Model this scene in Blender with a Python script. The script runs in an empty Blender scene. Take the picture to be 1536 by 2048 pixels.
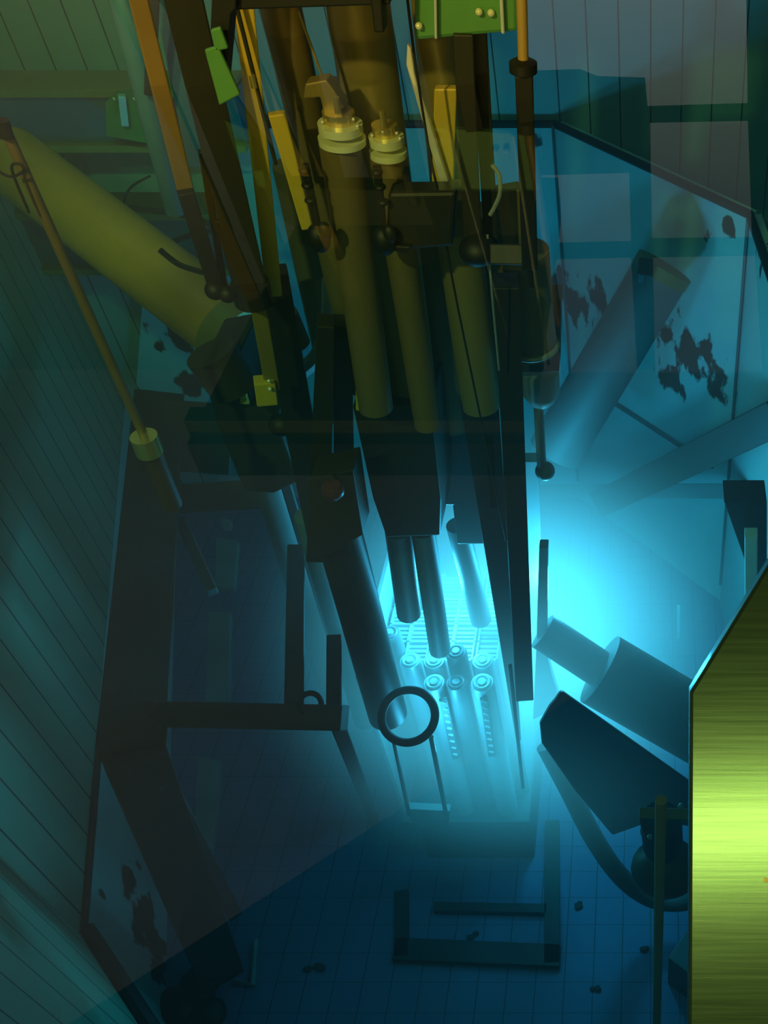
import bpy, bmesh, math, random
from mathutils import Vector, Matrix
random.seed(7)
C = bpy.context.scene.collection
sc = bpy.context.scene

# ------------------------------------------------------------------ camera, world, light, exposure
F_PX, CX, CY, PITCH, EYE_Z = 2000.0, 1300.0, 1024.0, math.radians(45), 1.0   # the photo is a crop: optical axis right of its centre
cam_d = bpy.data.cameras.new('camera'); cam = bpy.data.objects.new('camera', cam_d); C.objects.link(cam)
cam.location = (0, 0, EYE_Z); cam.rotation_euler = (math.pi/2 - PITCH, 0, 0)
cam_d.sensor_fit = 'VERTICAL'; cam_d.sensor_height = 24.0; cam_d.lens = 24.0*F_PX/2048.0
cam_d.shift_x = (768.0-CX)/2048.0; cam_d.clip_start = 0.05; cam_d.clip_end = 200
sc.camera = cam
vs = sc.view_settings; vs.view_transform = 'Standard'; vs.look = 'None'; vs.gamma = 1.0; vs.use_curve_mapping = False
vs.exposure = 0.0
sc.cycles.use_denoising = True
sc.cycles.max_bounces = 6; sc.cycles.diffuse_bounces = 3; sc.cycles.glossy_bounces = 3
sc.cycles.transparent_max_bounces = 12; sc.cycles.volume_bounces = 0
sc.cycles.sample_clamp_indirect = 4.0
w = bpy.data.worlds.new('world'); sc.world = w; w.use_nodes = True
w.node_tree.nodes['Background'].inputs[0].default_value = (0.012, 0.016, 0.014, 1); w.node_tree.nodes['Background'].inputs[1].default_value = 1.0

def light(name, kind, loc, energy, color, size=0.2, target=None, size_y=None, spot=None):
    d = bpy.data.lights.new(name, kind); d.energy = energy; d.color = color
    if kind == 'AREA':
        d.size = size
        if size_y: d.shape = 'RECTANGLE'; d.size_y = size_y
    else:
        d.shadow_soft_size = size
    if spot: d.spot_size = math.radians(spot); d.spot_blend = 0.6
    o = bpy.data.objects.new(name, d); C.objects.link(o); o.location = loc
    if target is not None:
        o.rotation_euler = (Vector(target)-Vector(loc)).to_track_quat('-Z', 'Y').to_euler()
    return o

def P(u, v, Y):
    """The point of the vertical plane at distance Y that shows at pixel (u, v)."""
    b = (CY-v)/F_PX; c, s = math.cos(PITCH), math.sin(PITCH)
    d = Vector(((u-CX)/F_PX, c+s*b, -s+c*b)); t = Y/d.y
    return Vector((d.x*t, Y, EYE_Z+d.z*t))
def PZ(u, v, z):
    b = (CY-v)/F_PX; c, s = math.cos(PITCH), math.sin(PITCH)
    d = Vector(((u-CX)/F_PX, c+s*b, -s+c*b)); t = (z-EYE_Z)/d.z
    return Vector((d.x*t, d.y*t, z))
def PR(u, v, z=None, Y=None):
    """Where the mirror image at pixel (u, v) in the water comes from, above the water at height z or distance Y."""
    b = (CY-v)/F_PX; c, s = math.cos(PITCH), math.sin(PITCH)
    d = Vector(((u-CX)/F_PX, c+s*b, s-c*b)); t = (z+EYE_Z)/d.z if z is not None else Y/d.y
    return Vector((d.x*t, d.y*t, -EYE_Z+d.z*t))
def S(v, Y):
    return Y/(math.cos(PITCH)+math.sin(PITCH)*(CY-v)/F_PX)/F_PX      # metres per pixel

# hall strip lamp, added fill lights, point lights for the core glow
light('hall_strip_lamp', 'AREA', (-0.2, -1.9, 1.55), 30, (1.0, 0.80, 0.16), 2.6, (-0.5, 1.2, 0.1), 0.14)
light('ceiling_fill', 'AREA', (-5.6, 3.2, 0.9), 190, (1.0, 0.96, 0.72), 1.0, (-3.8, 4.4, 5.0), 1.0)  # unseen area light added to brighten the ceiling mirrored in the water
light('tower_fill_spot', 'SPOT', (-1.5, -0.7, 2.3), 330, (1.0, 0.80, 0.20), 0.06, (-1.0, 2.7, -0.25), spot=46)  # added spot that warms the tower top and misses the metal panel
light('pipe_fill_spot', 'SPOT', (-0.9, 0.5, 2.0), 420, (1.0, 0.82, 0.20), 0.06, (-2.75, 4.3, -0.85), spot=26)  # added spot for the yellow highlight on the slanting pipe
CY1 = (0.13, 0.58, 0.92)
light('core_light', 'POINT', (-0.98, 3.15, -2.62), 42, CY1, 0.10)
light('core_side_light', 'POINT', (-0.46, 3.25, -2.75), 42, CY1, 0.08)
light('core_front_light', 'POINT', (-0.98, 2.50, -3.00), 8, CY1, 0.06)

# ------------------------------------------------------------------ materials
def new_mat(name):
    m = bpy.data.materials.new(name); m.use_nodes = True
    return m, m.node_tree.nodes, m.node_tree.links, m.node_tree.nodes['Principled BSDF']
def metal(name, col, rough=0.5, metallic=0.3, var=0.25, scale=6.0, bump=0.02, stretch=(1, 1, 1)):
    m, N, L, p = new_mat(name)
    tc = N.new('ShaderNodeTexCoord'); mp = N.new('ShaderNodeMapping'); mp.inputs['Scale'].default_value = stretch
    n = N.new('ShaderNodeTexNoise'); n.inputs['Scale'].default_value = scale; n.inputs['Detail'].default_value = 6
    r = N.new('ShaderNodeMix'); r.data_type = 'RGBA'
    r.inputs['A'].default_value = (*[c*(1-var) for c in col], 1); r.inputs['B'].default_value = (*[min(1, c*(1+var)) for c in col], 1)
    L.new(tc.outputs['Object'], mp.inputs['Vector']); L.new(mp.outputs['Vector'], n.inputs['Vector'])
    L.new(n.outputs['Fac'], r.inputs['Factor']); L.new(r.outputs['Result'], p.inputs['Base Color'])
    p.inputs['Roughness'].default_value = rough; p.inputs['Metallic'].default_value = metallic
    if bump:
        bp = N.new('ShaderNodeBump'); bp.inputs['Strength'].default_value = bump; bp.inputs['Distance'].default_value = 0.02
        L.new(n.outputs['Fac'], bp.inputs['Height']); L.new(bp.outputs['Normal'], p.inputs['Normal'])
    return m

def wall_mat(name, col, axis, spacing, rust=(), rust_noise=9.0, line=0.012, grid=False, line_col=(0.02, 0.025, 0.025)):
    """Painted boards with thin dark seams every `spacing` along `axis` (and both ways for a floor), with rust stains of their own shape at `rust`."""
    m, N, L, p = new_mat(name)
    tc = N.new('ShaderNodeNewGeometry')
    def math_(op, a, b=None, cl=False):
        n = N.new('ShaderNodeMath'); n.operation = op; n.use_clamp = cl
        for i, x in enumerate((a, b)):
            if x is None: continue
            if isinstance(x, (int, float)): n.inputs[i].default_value = x
            else: L.new(x, n.inputs[i])
        return n.outputs[0]
    def seam(ax, sp, wd):
        d = N.new('ShaderNodeVectorMath'); d.operation = 'DOT_PRODUCT'; d.inputs[1].default_value = ax
        L.new(tc.outputs['Position'], d.inputs[0])
        f = math_('FRACT', math_('DIVIDE', d.outputs['Value'], sp))
        return math_('LESS_THAN', f, wd/sp)
    nz = N.new('ShaderNodeTexNoise'); nz.inputs['Scale'].default_value = 2.2; nz.inputs['Detail'].default_value = 8
    L.new(tc.outputs['Position'], nz.inputs['Vector'])
    mx = N.new('ShaderNodeMix'); mx.data_type = 'RGBA'
    mx.inputs['A'].default_value = (*[c*0.86 for c in col], 1); mx.inputs['B'].default_value = (*[min(1, c*1.12) for c in col], 1)
    L.new(nz.outputs['Fac'], mx.inputs['Factor']); colr = mx.outputs['Result']
    if spacing:
        s = seam(axis, spacing, line)
        if grid: s = math_('MAXIMUM', s, math_('MULTIPLY', seam((0, 1, 0), spacing, line), 0.6))
        k = N.new('ShaderNodeMix'); k.data_type = 'RGBA'; k.inputs['B'].default_value = (*line_col, 1)
        L.new(s, k.inputs['Factor']); L.new(colr, k.inputs['A']); colr = k.outputs['Result']
    if rust:
        mask = None
        for (c, rad) in rust:
            sub = N.new('ShaderNodeVectorMath'); sub.operation = 'DISTANCE'; sub.inputs[1].default_value = c
            L.new(tc.outputs['Position'], sub.inputs[0])
            v = math_('SUBTRACT', 1.0, math_('DIVIDE', sub.outputs['Value'], rad), True)
            mask = v if mask is None else math_('MAXIMUM', mask, v)
        mpn = N.new('ShaderNodeMapping'); mpn.inputs['Scale'].default_value = (1, 1, 0.55); L.new(tc.outputs['Position'], mpn.inputs['Vector'])
        n2 = N.new('ShaderNodeTexNoise'); n2.inputs['Scale'].default_value = rust_noise; n2.inputs['Detail'].default_value = 5
        L.new(mpn.outputs['Vector'], n2.inputs['Vector'])
        mm = math_('MULTIPLY', math_('SUBTRACT', math_('ADD', math_('MULTIPLY', mask, 0.42), n2.outputs['Fac']), 0.68), 14, True)
        mm = math_('MULTIPLY', mm, math_('MULTIPLY', mask, 6, True))
        k = N.new('ShaderNodeMix'); k.data_type = 'RGBA'; k.inputs['B'].default_value = (0.045, 0.025, 0.012, 1)
        L.new(mm, k.inputs['Factor']); L.new(colr, k.inputs['A']); colr = k.outputs['Result']
    L.new(colr, p.inputs['Base Color']); p.inputs['Roughness'].default_value = 0.6
    return m

M = {}
M['black'] = metal('black_oxide', (0.007, 0.009, 0.006), 0.55, 0.1)
M['dark'] = metal('dark_steel', (0.020, 0.021, 0.013), 0.5, 0.2)
M['olive'] = metal('olive_lit_aluminium', (0.26, 0.205, 0.055), 0.45, 0.3, stretch=(1, 1, 0.15))  # aluminium with the tint of warm light and green water in its colour
M['brown'] = metal('brown_lit_aluminium', (0.19, 0.14, 0.045), 0.5, 0.3, stretch=(1, 1, 0.15))  # browner aluminium, the same light tint put into the colour
M['tan'] = metal('tan_paint', (0.42, 0.27, 0.07), 0.5, 0.1)
M['ochre'] = metal('ochre_paint', (0.60, 0.27, 0.035), 0.4, 0.1)
M['ochre_dark'] = metal('dull_tan_paint', (0.24, 0.15, 0.04), 0.5, 0.1)
M['yellow'] = metal('yellow_paint', (0.62, 0.44, 0.04), 0.45, 0.1, stretch=(1, 1, 0.2))
M['brass'] = metal('brass', (0.8, 0.62, 0.2), 0.25, 0.8)
M['bright'] = metal('polished_strip', (1.0, 0.96, 0.68), 0.25, 0.4)
M['green'] = metal('green_paint', (0.085, 0.27, 0.065), 0.4, 0.1)
M['blue'] = metal('blue_grey_paint', (0.05, 0.16, 0.24), 0.5, 0.1)
M['alu'] = metal('grey_aluminium', (0.30, 0.33, 0.32), 0.45, 0.3)
M['pale'] = metal('pale_aluminium', (0.55, 0.62, 0.62), 0.4, 0.2)
M['white'] = metal('white_enamel', (0.62, 0.66, 0.62), 0.5, 0.0)
M['slate'] = metal('slate_steel', (0.10, 0.115, 0.11), 0.55, 0.2)
M['rack'] = metal('rack_steel', (0.040, 0.034, 0.026), 0.6, 0.1)
M['red'] = metal('dark_red_knob', (0.09, 0.015, 0.012), 0.4, 0.0)
M['glass'] = metal('clear_lens', (0.75, 0.78, 0.45), 0.12, 0.2)

# ------------------------------------------------------------------ mesh helpers
ORG = {}
def tag(o, label, cat, group=None):
    o['label'] = label; o['category'] = cat
    if group: o['group'] = group
    return o
def thing(name, label, cat, loc, group=None):
    o = bpy.data.objects.new(name, None); C.objects.link(o); o.location = loc; ORG[o.name] = Vector(loc); o.empty_display_size = 0.1
    return tag(o, label, cat, group)
def obj(name, bm, mat, parent=None, smooth=False, bevel=0.0):
    vsn = [v.co for v in bm.verts]
    if parent is None:
        lo = Vector([min(c[i] for c in vsn) for i in range(3)]); hi = Vector([max(c[i] for c in vsn) for i in range(3)])
        org = Vector(((lo.x+hi.x)/2, (lo.y+hi.y)/2, lo.z))
    else:
        org = ORG[parent.name]
    bmesh.ops.recalc_face_normals(bm, faces=bm.faces)
    for v in bm.verts: v.co -= org
    me = bpy.data.meshes.new(name); bm.to_mesh(me); bm.free()
    me.materials.append(M[mat] if isinstance(mat, str) else mat)
    if smooth:
        for p in me.polygons: p.use_smooth = True
        me.set_sharp_from_angle(angle=math.radians(40))
    o = bpy.data.objects.new(name, me); C.objects.link(o)
    if parent is None: o.location = org
    else: o.parent = parent
    ORG[o.name] = org
    if bevel:
        b = o.modifiers.new('bevel', 'BEVEL'); b.width = bevel; b.segments = 2; b.limit_method = 'ANGLE'; b.angle_limit = math.radians(40)
    return o
def structure(name, bm, mat, parent=None, **k):
    o = obj(name, bm, mat, parent, **k); o['kind'] = 'structure'; return o
def frame(a, b):
    d = (b-a).normalized(); view = ((a+b)/2-Vector((0, 0, EYE_Z))).normalized()
    wv = d.cross(view)
    if wv.length < 1e-4: wv = d.cross(Vector((1, 0, 0)))
    wv.normalize(); return d, wv, wv.cross(d).normalized()
def add_bar(bm, a, b, w0, w1, dep):
    """A rectangular bar from a to b, w0/w1 wide and dep deep."""
    d, wv, n = frame(a, b); vv = []
    for (p, ww) in ((a, w0), (b, w1)):
        for (i, j) in ((-1, -1), (1, -1), (1, 1), (-1, 1)): vv.append(bm.verts.new(p+wv*(ww/2*i)+n*(dep/2*j)))
    for f in ((0, 1, 2, 3), (7, 6, 5, 4), (0, 4, 5, 1), (1, 5, 6, 2), (2, 6, 7, 3), (3, 7, 4, 0)): bm.faces.new([vv[i] for i in f])
def add_lathe(bm, a, b, prof, n=28):
    """Rings along a-b: prof = [(fraction along, radius), ...]; closed at both ends."""
    d, wv, nn = frame(a, b); rings = []
    for (s, r) in prof:
        c = a.lerp(b, s); rings.append([bm.verts.new(c+wv*(r*math.cos(2*math.pi*k/n))+nn*(r*math.sin(2*math.pi*k/n))) for k in range(n)])
    for r0, r1 in zip(rings, rings[1:]):
        for k in range(n): bm.faces.new((r0[k], r0[(k+1) % n], r1[(k+1) % n], r1[k]))
    bm.faces.new(rings[0][::-1]); bm.faces.new(rings[-1])
def add_sweep(bm, pts, r, n=12):
    pts = [Vector(p) for p in pts]; rings = []; up = None
    for i, p in enumerate(pts):
        d = (pts[min(i+1, len(pts)-1)]-pts[max(i-1, 0)]).normalized()
        if up is None: up = d.orthogonal().normalized()
        up = (up-d*up.dot(d)).normalized(); side = d.cross(up)
        rr = r[i] if isinstance(r, (list, tuple)) else r
        rings.append([bm.verts.new(p+up*(rr*math.cos(2*math.pi*k/n))+side*(rr*math.sin(2*math.pi*k/n))) for k in range(n)])
    for r0, r1 in zip(rings, rings[1:]):
        for k in range(n): bm.faces.new((r0[k], r0[(k+1) % n], r1[(k+1) % n], r1[k]))
    bm.faces.new(rings[0][::-1]); bm.faces.new(rings[-1])
def smooth_path(pts, per=8):
    out = []; q = [pts[0]]+list(pts)+[pts[-1]]
    for i in range(1, len(q)-2):
        p0, p1, p2, p3 = q[i-1:i+3]
        for k in range(per):
            t = k/per
            out.append(0.5*((2*p1)+(p2-p0)*t+(2*p0-5*p1+4*p2-p3)*t*t+(3*p1-p0-3*p2+p3)*t**3))
    out.append(q[-2].copy()); return out
def add_prism(bm, pts, back):
    """An outline of world points, given real thickness along `back`."""
    a = [bm.verts.new(p) for p in pts]; b = [bm.verts.new(Vector(p)+back) for p in pts]
    bm.faces.new(a); bm.faces.new(b[::-1])
    for i in range(len(pts)): bm.faces.new((a[i], b[i], b[(i+1) % len(pts)], a[(i+1) % len(pts)]))
def add_torus(bm, c, nrm, R, r, n=40, m=14, arc=2*math.pi):
    nrm = nrm.normalized(); u = nrm.orthogonal().normalized(); v = nrm.cross(u); rings = []
    for i in range(n):
        d = u*math.cos(2*math.pi*i/n)+v*math.sin(2*math.pi*i/n)
        rings.append([bm.verts.new(c+d*(R+r*math.cos(2*math.pi*k/m))+nrm*(r*math.sin(2*math.pi*k/m))) for k in range(m)])
    for i in range(n):
        r0, r1 = rings[i], rings[(i+1) % n]
        for k in range(m): bm.faces.new((r0[k], r0[(k+1) % m], r1[(k+1) % m], r1[k]))
def add_box(bm, lo, hi):
    r = bmesh.ops.create_cube(bm, size=1); c = (Vector(lo)+Vector(hi))/2; s = Vector(hi)-Vector(lo)
    for v in r['verts']: v.co = Vector((v.co.x*s.x, v.co.y*s.y, v.co.z*s.z))+c
def add_ball(bm, c, r, sc3=(1, 1, 1), seg=20):
    q = bmesh.ops.create_uvsphere(bm, u_segments=seg, v_segments=seg//2+2, radius=r)
    for v in q['verts']: v.co = Vector((v.co.x*sc3[0], v.co.y*sc3[1], v.co.z*sc3[2]))+c
BM = bmesh.new

DECK_Z = 0.85
def to_deck(a, b):
    """The upper end of a member; members that leave the picture at the top run on up to the bridge deck."""
    A, B = P(*a), P(*b)
    return B+(A-B)*((DECK_Z-0.002-B.z)/(A.z-B.z)) if a[1] < -50 else A
def bar(name, a, b, wpx, mat, dep=None, parent=None, wpx2=None, bevel=0.004):
    """a, b = (u, v, Y); wpx wide at a (metric width kept along the bar unless wpx2 is given)."""
    A, B = to_deck(a, b), P(*b); w0 = wpx*S(a[1], a[2]); w1 = w0 if wpx2 is None else wpx2*S(b[1], b[2])
    bm = BM(); add_bar(bm, A, B, w0, w1, dep if dep else max(w0, w1)); return obj(name, bm, mat, parent, bevel=bevel)
def tube(name, a, b, wpx, mat, parent=None, wpx2=None, prof=None):
    A, B = to_deck(a, b), P(*b); r0 = wpx*S(a[1], a[2])/2; r1 = r0 if wpx2 is None else wpx2*S(b[1], b[2])/2
    bm = BM(); pr = [(s, r*(r0+(r1-r0)*s)) for s, r in prof] if prof else [(0, r0), (1, r1)]
    add_lathe(bm, A, B, pr); return obj(name, bm, mat, parent, smooth=True)
def plate(name, pts, Y, thick, mat, parent=None, bevel=0.004, back=(0, 1, 0)):
    bm = BM(); add_prism(bm, [P(u, v, Y) for u, v in pts], Vector(back)*thick); return obj(name, bm, mat, parent, bevel=bevel)
def cable(name, pts, wpx, mat, parent=None):
    q = smooth_path([P(*p) for p in pts]); bm = BM(); add_sweep(bm, q, wpx*S(pts[0][1], pts[0][2])/2, 8); return obj(name, bm, mat, parent, smooth=True)
def ball(name, c, wpx, mat, parent=None, sc3=(1, 1, 1)):
    bm = BM(); add_ball(bm, P(*c), wpx*S(c[1], c[2])/2, sc3); return obj(name, bm, mat, parent, smooth=True)

# ------------------------------------------------------------------ the setting: pool and hall
FZ = -4.6; BACK_Y = 5.8
def left_x(y): return -2.55-0.318*(y-1.83)
rl = [(P(1320, 620, 5.2), .34), (P(1400, 700, 5.0), .32), (P(1450, 750, 4.85), .26), (P(1350, 760, 5.1), .22), (P(1075, 278, 5.8), .10), (P(1175, 315, 5.72), .10),
      (P(1415, 455, 4.93), .10), (P(1465, 455, 4.8), .09), (P(1150, 600, 5.75), .30), (P(1200, 590, 5.6), .22), (P(1100, 550, 5.8), .22), (P(1536, 520, 4.4), .12)]
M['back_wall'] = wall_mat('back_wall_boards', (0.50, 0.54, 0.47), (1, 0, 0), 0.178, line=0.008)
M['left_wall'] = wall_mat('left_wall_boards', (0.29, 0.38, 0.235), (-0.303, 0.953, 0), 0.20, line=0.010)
M['left_plate'] = wall_mat('left_rusty_liner', (0.62, 0.66, 0.60), (0, 0, 1), 0, rust=[(PZ(300, 1830, -4.25), .35), (PZ(265, 1760, -4.0), .2), (PZ(190, 1790, -3.7), .10), (PZ(330, 1900, -4.5), .3)])
M['liner'] = wall_mat('liner_plates', (0.56, 0.62, 0.58), (0, 0, 1), 0, rust=rl, rust_noise=11)
M['floor'] = wall_mat('floor_tiles', (0.15, 0.20, 0.34), (1, 0, 0), 0.155, grid=True, line=0.006, line_col=(0.06, 0.07, 0.09))
M['concrete'] = metal('hall_concrete', (0.55, 0.54, 0.46), 0.8, 0.0)
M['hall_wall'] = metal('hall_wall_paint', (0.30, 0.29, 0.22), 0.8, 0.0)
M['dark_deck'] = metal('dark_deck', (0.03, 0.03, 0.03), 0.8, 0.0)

bm = BM(); add_box(bm, (-5, -0.6, FZ-0.2), (3.2, 6.4, FZ)); structure('floor', bm, 'floor')
bm = BM(); add_box(bm, (-5, BACK_Y, FZ-0.2), (3.2, BACK_Y+0.25, 0.4)); structure('wall_back', bm, 'back_wall')
dirl = Vector((-0.303, 0.953, 0)); nl = Vector((-0.953, -0.303, 0))
A0 = Vector((-2.55, 1.83, 0)); A1 = Vector((left_x(6.3), 6.3, 0))
def wall_slab(name, p, q, z0, z1, out, th, mat):
    bm = BM(); a, b = Vector(p), Vector(q)
    add_prism(bm, [Vector((a.x, a.y, z0)), Vector((b.x, b.y, z0)), Vector((b.x, b.y, z1)), Vector((a.x, a.y, z1))], Vector(out)*th); return structure(name, bm, mat)
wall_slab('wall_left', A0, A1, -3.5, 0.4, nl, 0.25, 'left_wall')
wall_slab('wall_left', A0-nl*0.0, A1, FZ-0.1, -3.5, nl, 0.25, 'left_plate')
B1 = Vector((-1.2, 0.55, 0)); n2 = Vector((-0.69, -0.72, 0))
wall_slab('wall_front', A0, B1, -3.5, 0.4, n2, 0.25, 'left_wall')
wall_slab('wall_front', A0, B1, FZ-0.1, -3.5, n2, 0.25, 'left_plate')
wall_slab('wall_right', (2.6, -0.4, 0), (2.6, 5.9, 0), FZ-0.1, 0.4, (1, 0, 0), 0.25, 'back_wall')
# dark seam strip along the left edge of the rusty liner
bm = BM(); add_sweep(bm, [Vector((left_x(y)+0.015, y, -3.5)) for y in (2.9, 1.86)], 0.018, 8); structure('trim_1', bm, 'black')
bm = BM(); add_sweep(bm, [A0+Vector((0.02, 0.02, -3.5)), B1+Vector((0.02, 0.02, -3.5))], 0.035, 8); structure('trim_2', bm, 'black')
# octagonal liner at the back and right: three facets with a dark rim
O = [Vector((-3.4, 5.76, 0)), Vector((-0.56, 5.76, 0)), Vector((0.51, 4.69, 0)), Vector((0.66, 3.2, 0))]
RIM = -1.54
wall_slab('wall_back', O[0], O[1], FZ-0.1, RIM, (0, 1, 0), 0.06, 'liner')
wall_slab('wall_right', O[1], O[2], FZ-0.1, RIM, (0.707, 0.707, 0), 0.06, 'liner')
wall_slab('wall_right', O[2], O[3], FZ-0.1, RIM, (1, 0.1, 0), 0.06, 'liner')
bm = BM(); add_sweep(bm, [Vector((p.x, p.y, RIM)) for p in O], 0.024, 8); structure('trim_3', bm, 'black')
for k, p in enumerate((O[1], O[2])):
    bm = BM(); add_sweep(bm, [Vector((p.x-0.01, p.y-0.02, RIM)), Vector((p.x-0.01, p.y-0.02, -4.4))], 0.009, 6); structure('trim_%d' % (4+k), bm, 'slate')
bm = BM(); add_sweep(bm, [O[1].lerp(O[2], s)+Vector((-0.02, -0.02, z)) for s, z in ((0.28, -3.35), (0.92, -3.35))], 0.012, 6); structure('trim_6', bm, 'slate')

# water: a still surface and the body of water below it
m, N, L, p = new_mat('water_surface'); N.remove(p)
out = N['Material Output']; mix = N.new('ShaderNodeMixShader'); tr = N.new('ShaderNodeBsdfTransparent'); gl = N.new('ShaderNodeBsdfGlossy')
gl.inputs['Roughness'].default_value = 0.0; gl.inputs['Color'].default_value = (1, 1, 1, 1)
lw = N.new('ShaderNodeLayerWeight'); lw.inputs['Blend'].default_value = 0.5
pw = N.new('ShaderNodeMath'); pw.operation = 'POWER'; pw.inputs[1].default_value = 5
ma = N.new('ShaderNodeMath'); ma.operation = 'MULTIPLY_ADD'; ma.inputs[1].default_value = 0.98; ma.inputs[2].default_value = 0.02
L.new(lw.outputs['Facing'], pw.inputs[0]); L.new(pw.outputs[0], ma.inputs[0]); L.new(ma.outputs[0], mix.inputs['Fac'])
L.new(tr.outputs[0], mix.inputs[1]); L.new(gl.outputs[0], mix.inputs[2]); L.new(mix.outputs[0], out.inputs['Surface'])
M['surface'] = m
bm = BM(); vv = [bm.verts.new(c) for c in ((-4.2, -0.3, 0), (2.7, -0.3, 0), (2.7, 5.9, 0), (-4.2, 5.9, 0))]; bm.faces.new(vv); structure('water_surface', bm, 'surface')
m, N, L, p = new_mat('pool_water'); N.remove(p); out = N['Material Output']
ab = N.new('ShaderNodeVolumeAbsorption'); ab.inputs['Color'].default_value = (0.10, 0.80, 0.86, 1); ab.inputs['Density'].default_value = 0.42
scn = N.new('ShaderNodeVolumeScatter'); scn.inputs['Color'].default_value = (0.35, 0.85, 1, 1); scn.inputs['Density'].default_value = 0.045; scn.inputs['Anisotropy'].default_value = 0.3
ad = N.new('ShaderNodeAddShader'); L.new(ab.outputs[0], ad.inputs[0]); L.new(scn.outputs[0], ad.inputs[1]); L.new(ad.outputs[0], out.inputs['Volume'])
M['water'] = m
bm = BM(); add_box(bm, (-4.6, -0.5, FZ-0.05), (2.75, 5.95, -0.002)); structure('pool_water', bm, 'water')

# the hall above the water
bm = BM(); add_prism(bm, [Vector((-7, -3, 5.0)), Vector((5, -3, 5.0)), Vector((5, 9, 5.0)), Vector((-7, 9, 5.0))], Vector((0, 0, 0.2))); structure('ceiling', bm, 'concrete')
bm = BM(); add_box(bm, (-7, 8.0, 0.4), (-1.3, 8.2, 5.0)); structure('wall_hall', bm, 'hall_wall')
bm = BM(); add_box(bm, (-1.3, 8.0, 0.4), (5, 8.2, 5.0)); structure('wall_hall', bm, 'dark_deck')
# dark overhead walkway; its edge mirrors in the water as the diagonal at the lower left
e0, e1 = PR(100, 2072, z=4.6), PR(840, 1592, z=4.6); dv = (e1-e0); 
bm = BM(); add_prism(bm, [e0-dv*0.6, e1+dv*0.9, e1+dv*0.9+Vector((1.5, -6.5, 0)), e0-dv*0.6+Vector((1.5, -6.5, 0))], Vector((0, 0, 0.15))); structure('ceiling_walkway', bm, 'dark_deck')
# window panes in the far hall wall, mirrored in the water at the upper right
def emit(name, col, st):
    m, N, L, p = new_mat(name); N.remove(p); e = N.new('ShaderNodeEmission'); e.inputs[0].default_value = (*col, 1); e.inputs[1].default_value = st
    L.new(e.outputs[0], N['Material Output'].inputs['Surface']); return m
M['pane'] = emit('window_daylight', (0.95, 0.95, 0.85), 0.34)
WIN = [[(1050, -260), (1490, -260), (1495, 206), (1295, 212), (1290, 155), (1195, 152), (1160, 138), (1040, 142)], [(1300, 250), (1496, 246), (1504, 474), (1304, 476)], [(1058, 356), (1258, 350), (1262, 482), (1074, 486)],
       [(1076, 524), (1262, 520), (1275, 760), (1090, 770)], [(1306, 520), (1510, 516), (1525, 740), (1310, 760)]]
for k, w_ in enumerate(WIN):
    bm = BM(); add_prism(bm, [PR(u, v, Y=7.95) for u, v in w_], Vector((0, 0.04, 0))); structure('window_%d' % (k+1), bm, 'pane')

# ------------------------------------------------------------------ beams, cables and pipes at the upper left
def beam_left(name, label, v0, v1, u1, Y, mat, edge):
    t = thing(name, label, 'beam', P(100, v1, Y))
    a, b = P(-40, (v0+v1)/2, Y), P(u1, (v0+v1)/2, Y); h = (P(0, v0, Y)-P(0, v1, Y)).z
    bm = BM(); add_box(bm, (left_x(Y)-0.05, Y, a.z-h/2), (b.x, Y+0.2, a.z+h/2)); obj('web', bm, mat, t, bevel=0.004)
    for s in (-1, 1):
        bm = BM(); add_box(bm, (left_x(Y)-0.05, Y-0.05, a.z+s*h/2-0.02), (b.x, Y+0.22, a.z+s*h/2+0.02)); obj('flange', bm, edge, t, bevel=0.004)
    return t
beam_left('wall_beam', 'pale horizontal channel beam along the upper wall carrying the green bracket', 182, 292, 480, 5.3, 'blue', 'tan')  # tan flanges carry the light grazing the beam edges
beam_left('wall_beam', 'dark teal horizontal beam passing behind the slanting yellow pipe', 428, 538, 455, 5.3, 'slate', 'olive')
t = thing('clamp_bracket', 'green bracket with glints built as bright bolts on the upper wall beam', 'bracket', P(275, 292, 5.2))
plate('body', [(210, 205), (300, 196), (322, 215), (338, 285), (318, 292), (212, 272)], 5.1, 0.15, 'green', t)
bar('lug', (243, 190, 5.05), (250, 250, 5.05), 14, 'pale', None, t)
for u, v in ((228, 198), (268, 198), (300, 204), (332, 206), (288, 222)): ball('bolt', (u, v, 5.04), 9, 'brass', t)  # small brass balls stand for glints on the bracket
bar('glint_clip', (318, 270, 5.06), (322, 288, 5.06), 16, 'bright', None, t)  # another glint, built as a bright piece

t = thing('slanted_pipe', 'thick yellow pipe slanting down from the upper left to the machinery', 'pipe', P(470, 690, 3.3))
A, B = P(20, 318, 4.5), P(478, 672, 3.5); r = 0.155
bm = BM(); add_lathe(bm, A, B, [(0, r), (1, r)], 36); obj('barrel', bm, 'ochre', t, smooth=True)
bm = BM(); d = (B-A).normalized(); add_lathe(bm, B-d*0.02, B+d*0.09, [(0, r*1.25), (1, r*1.25)], 36); obj('end_flange', bm, 'olive', t, smooth=True)

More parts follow.
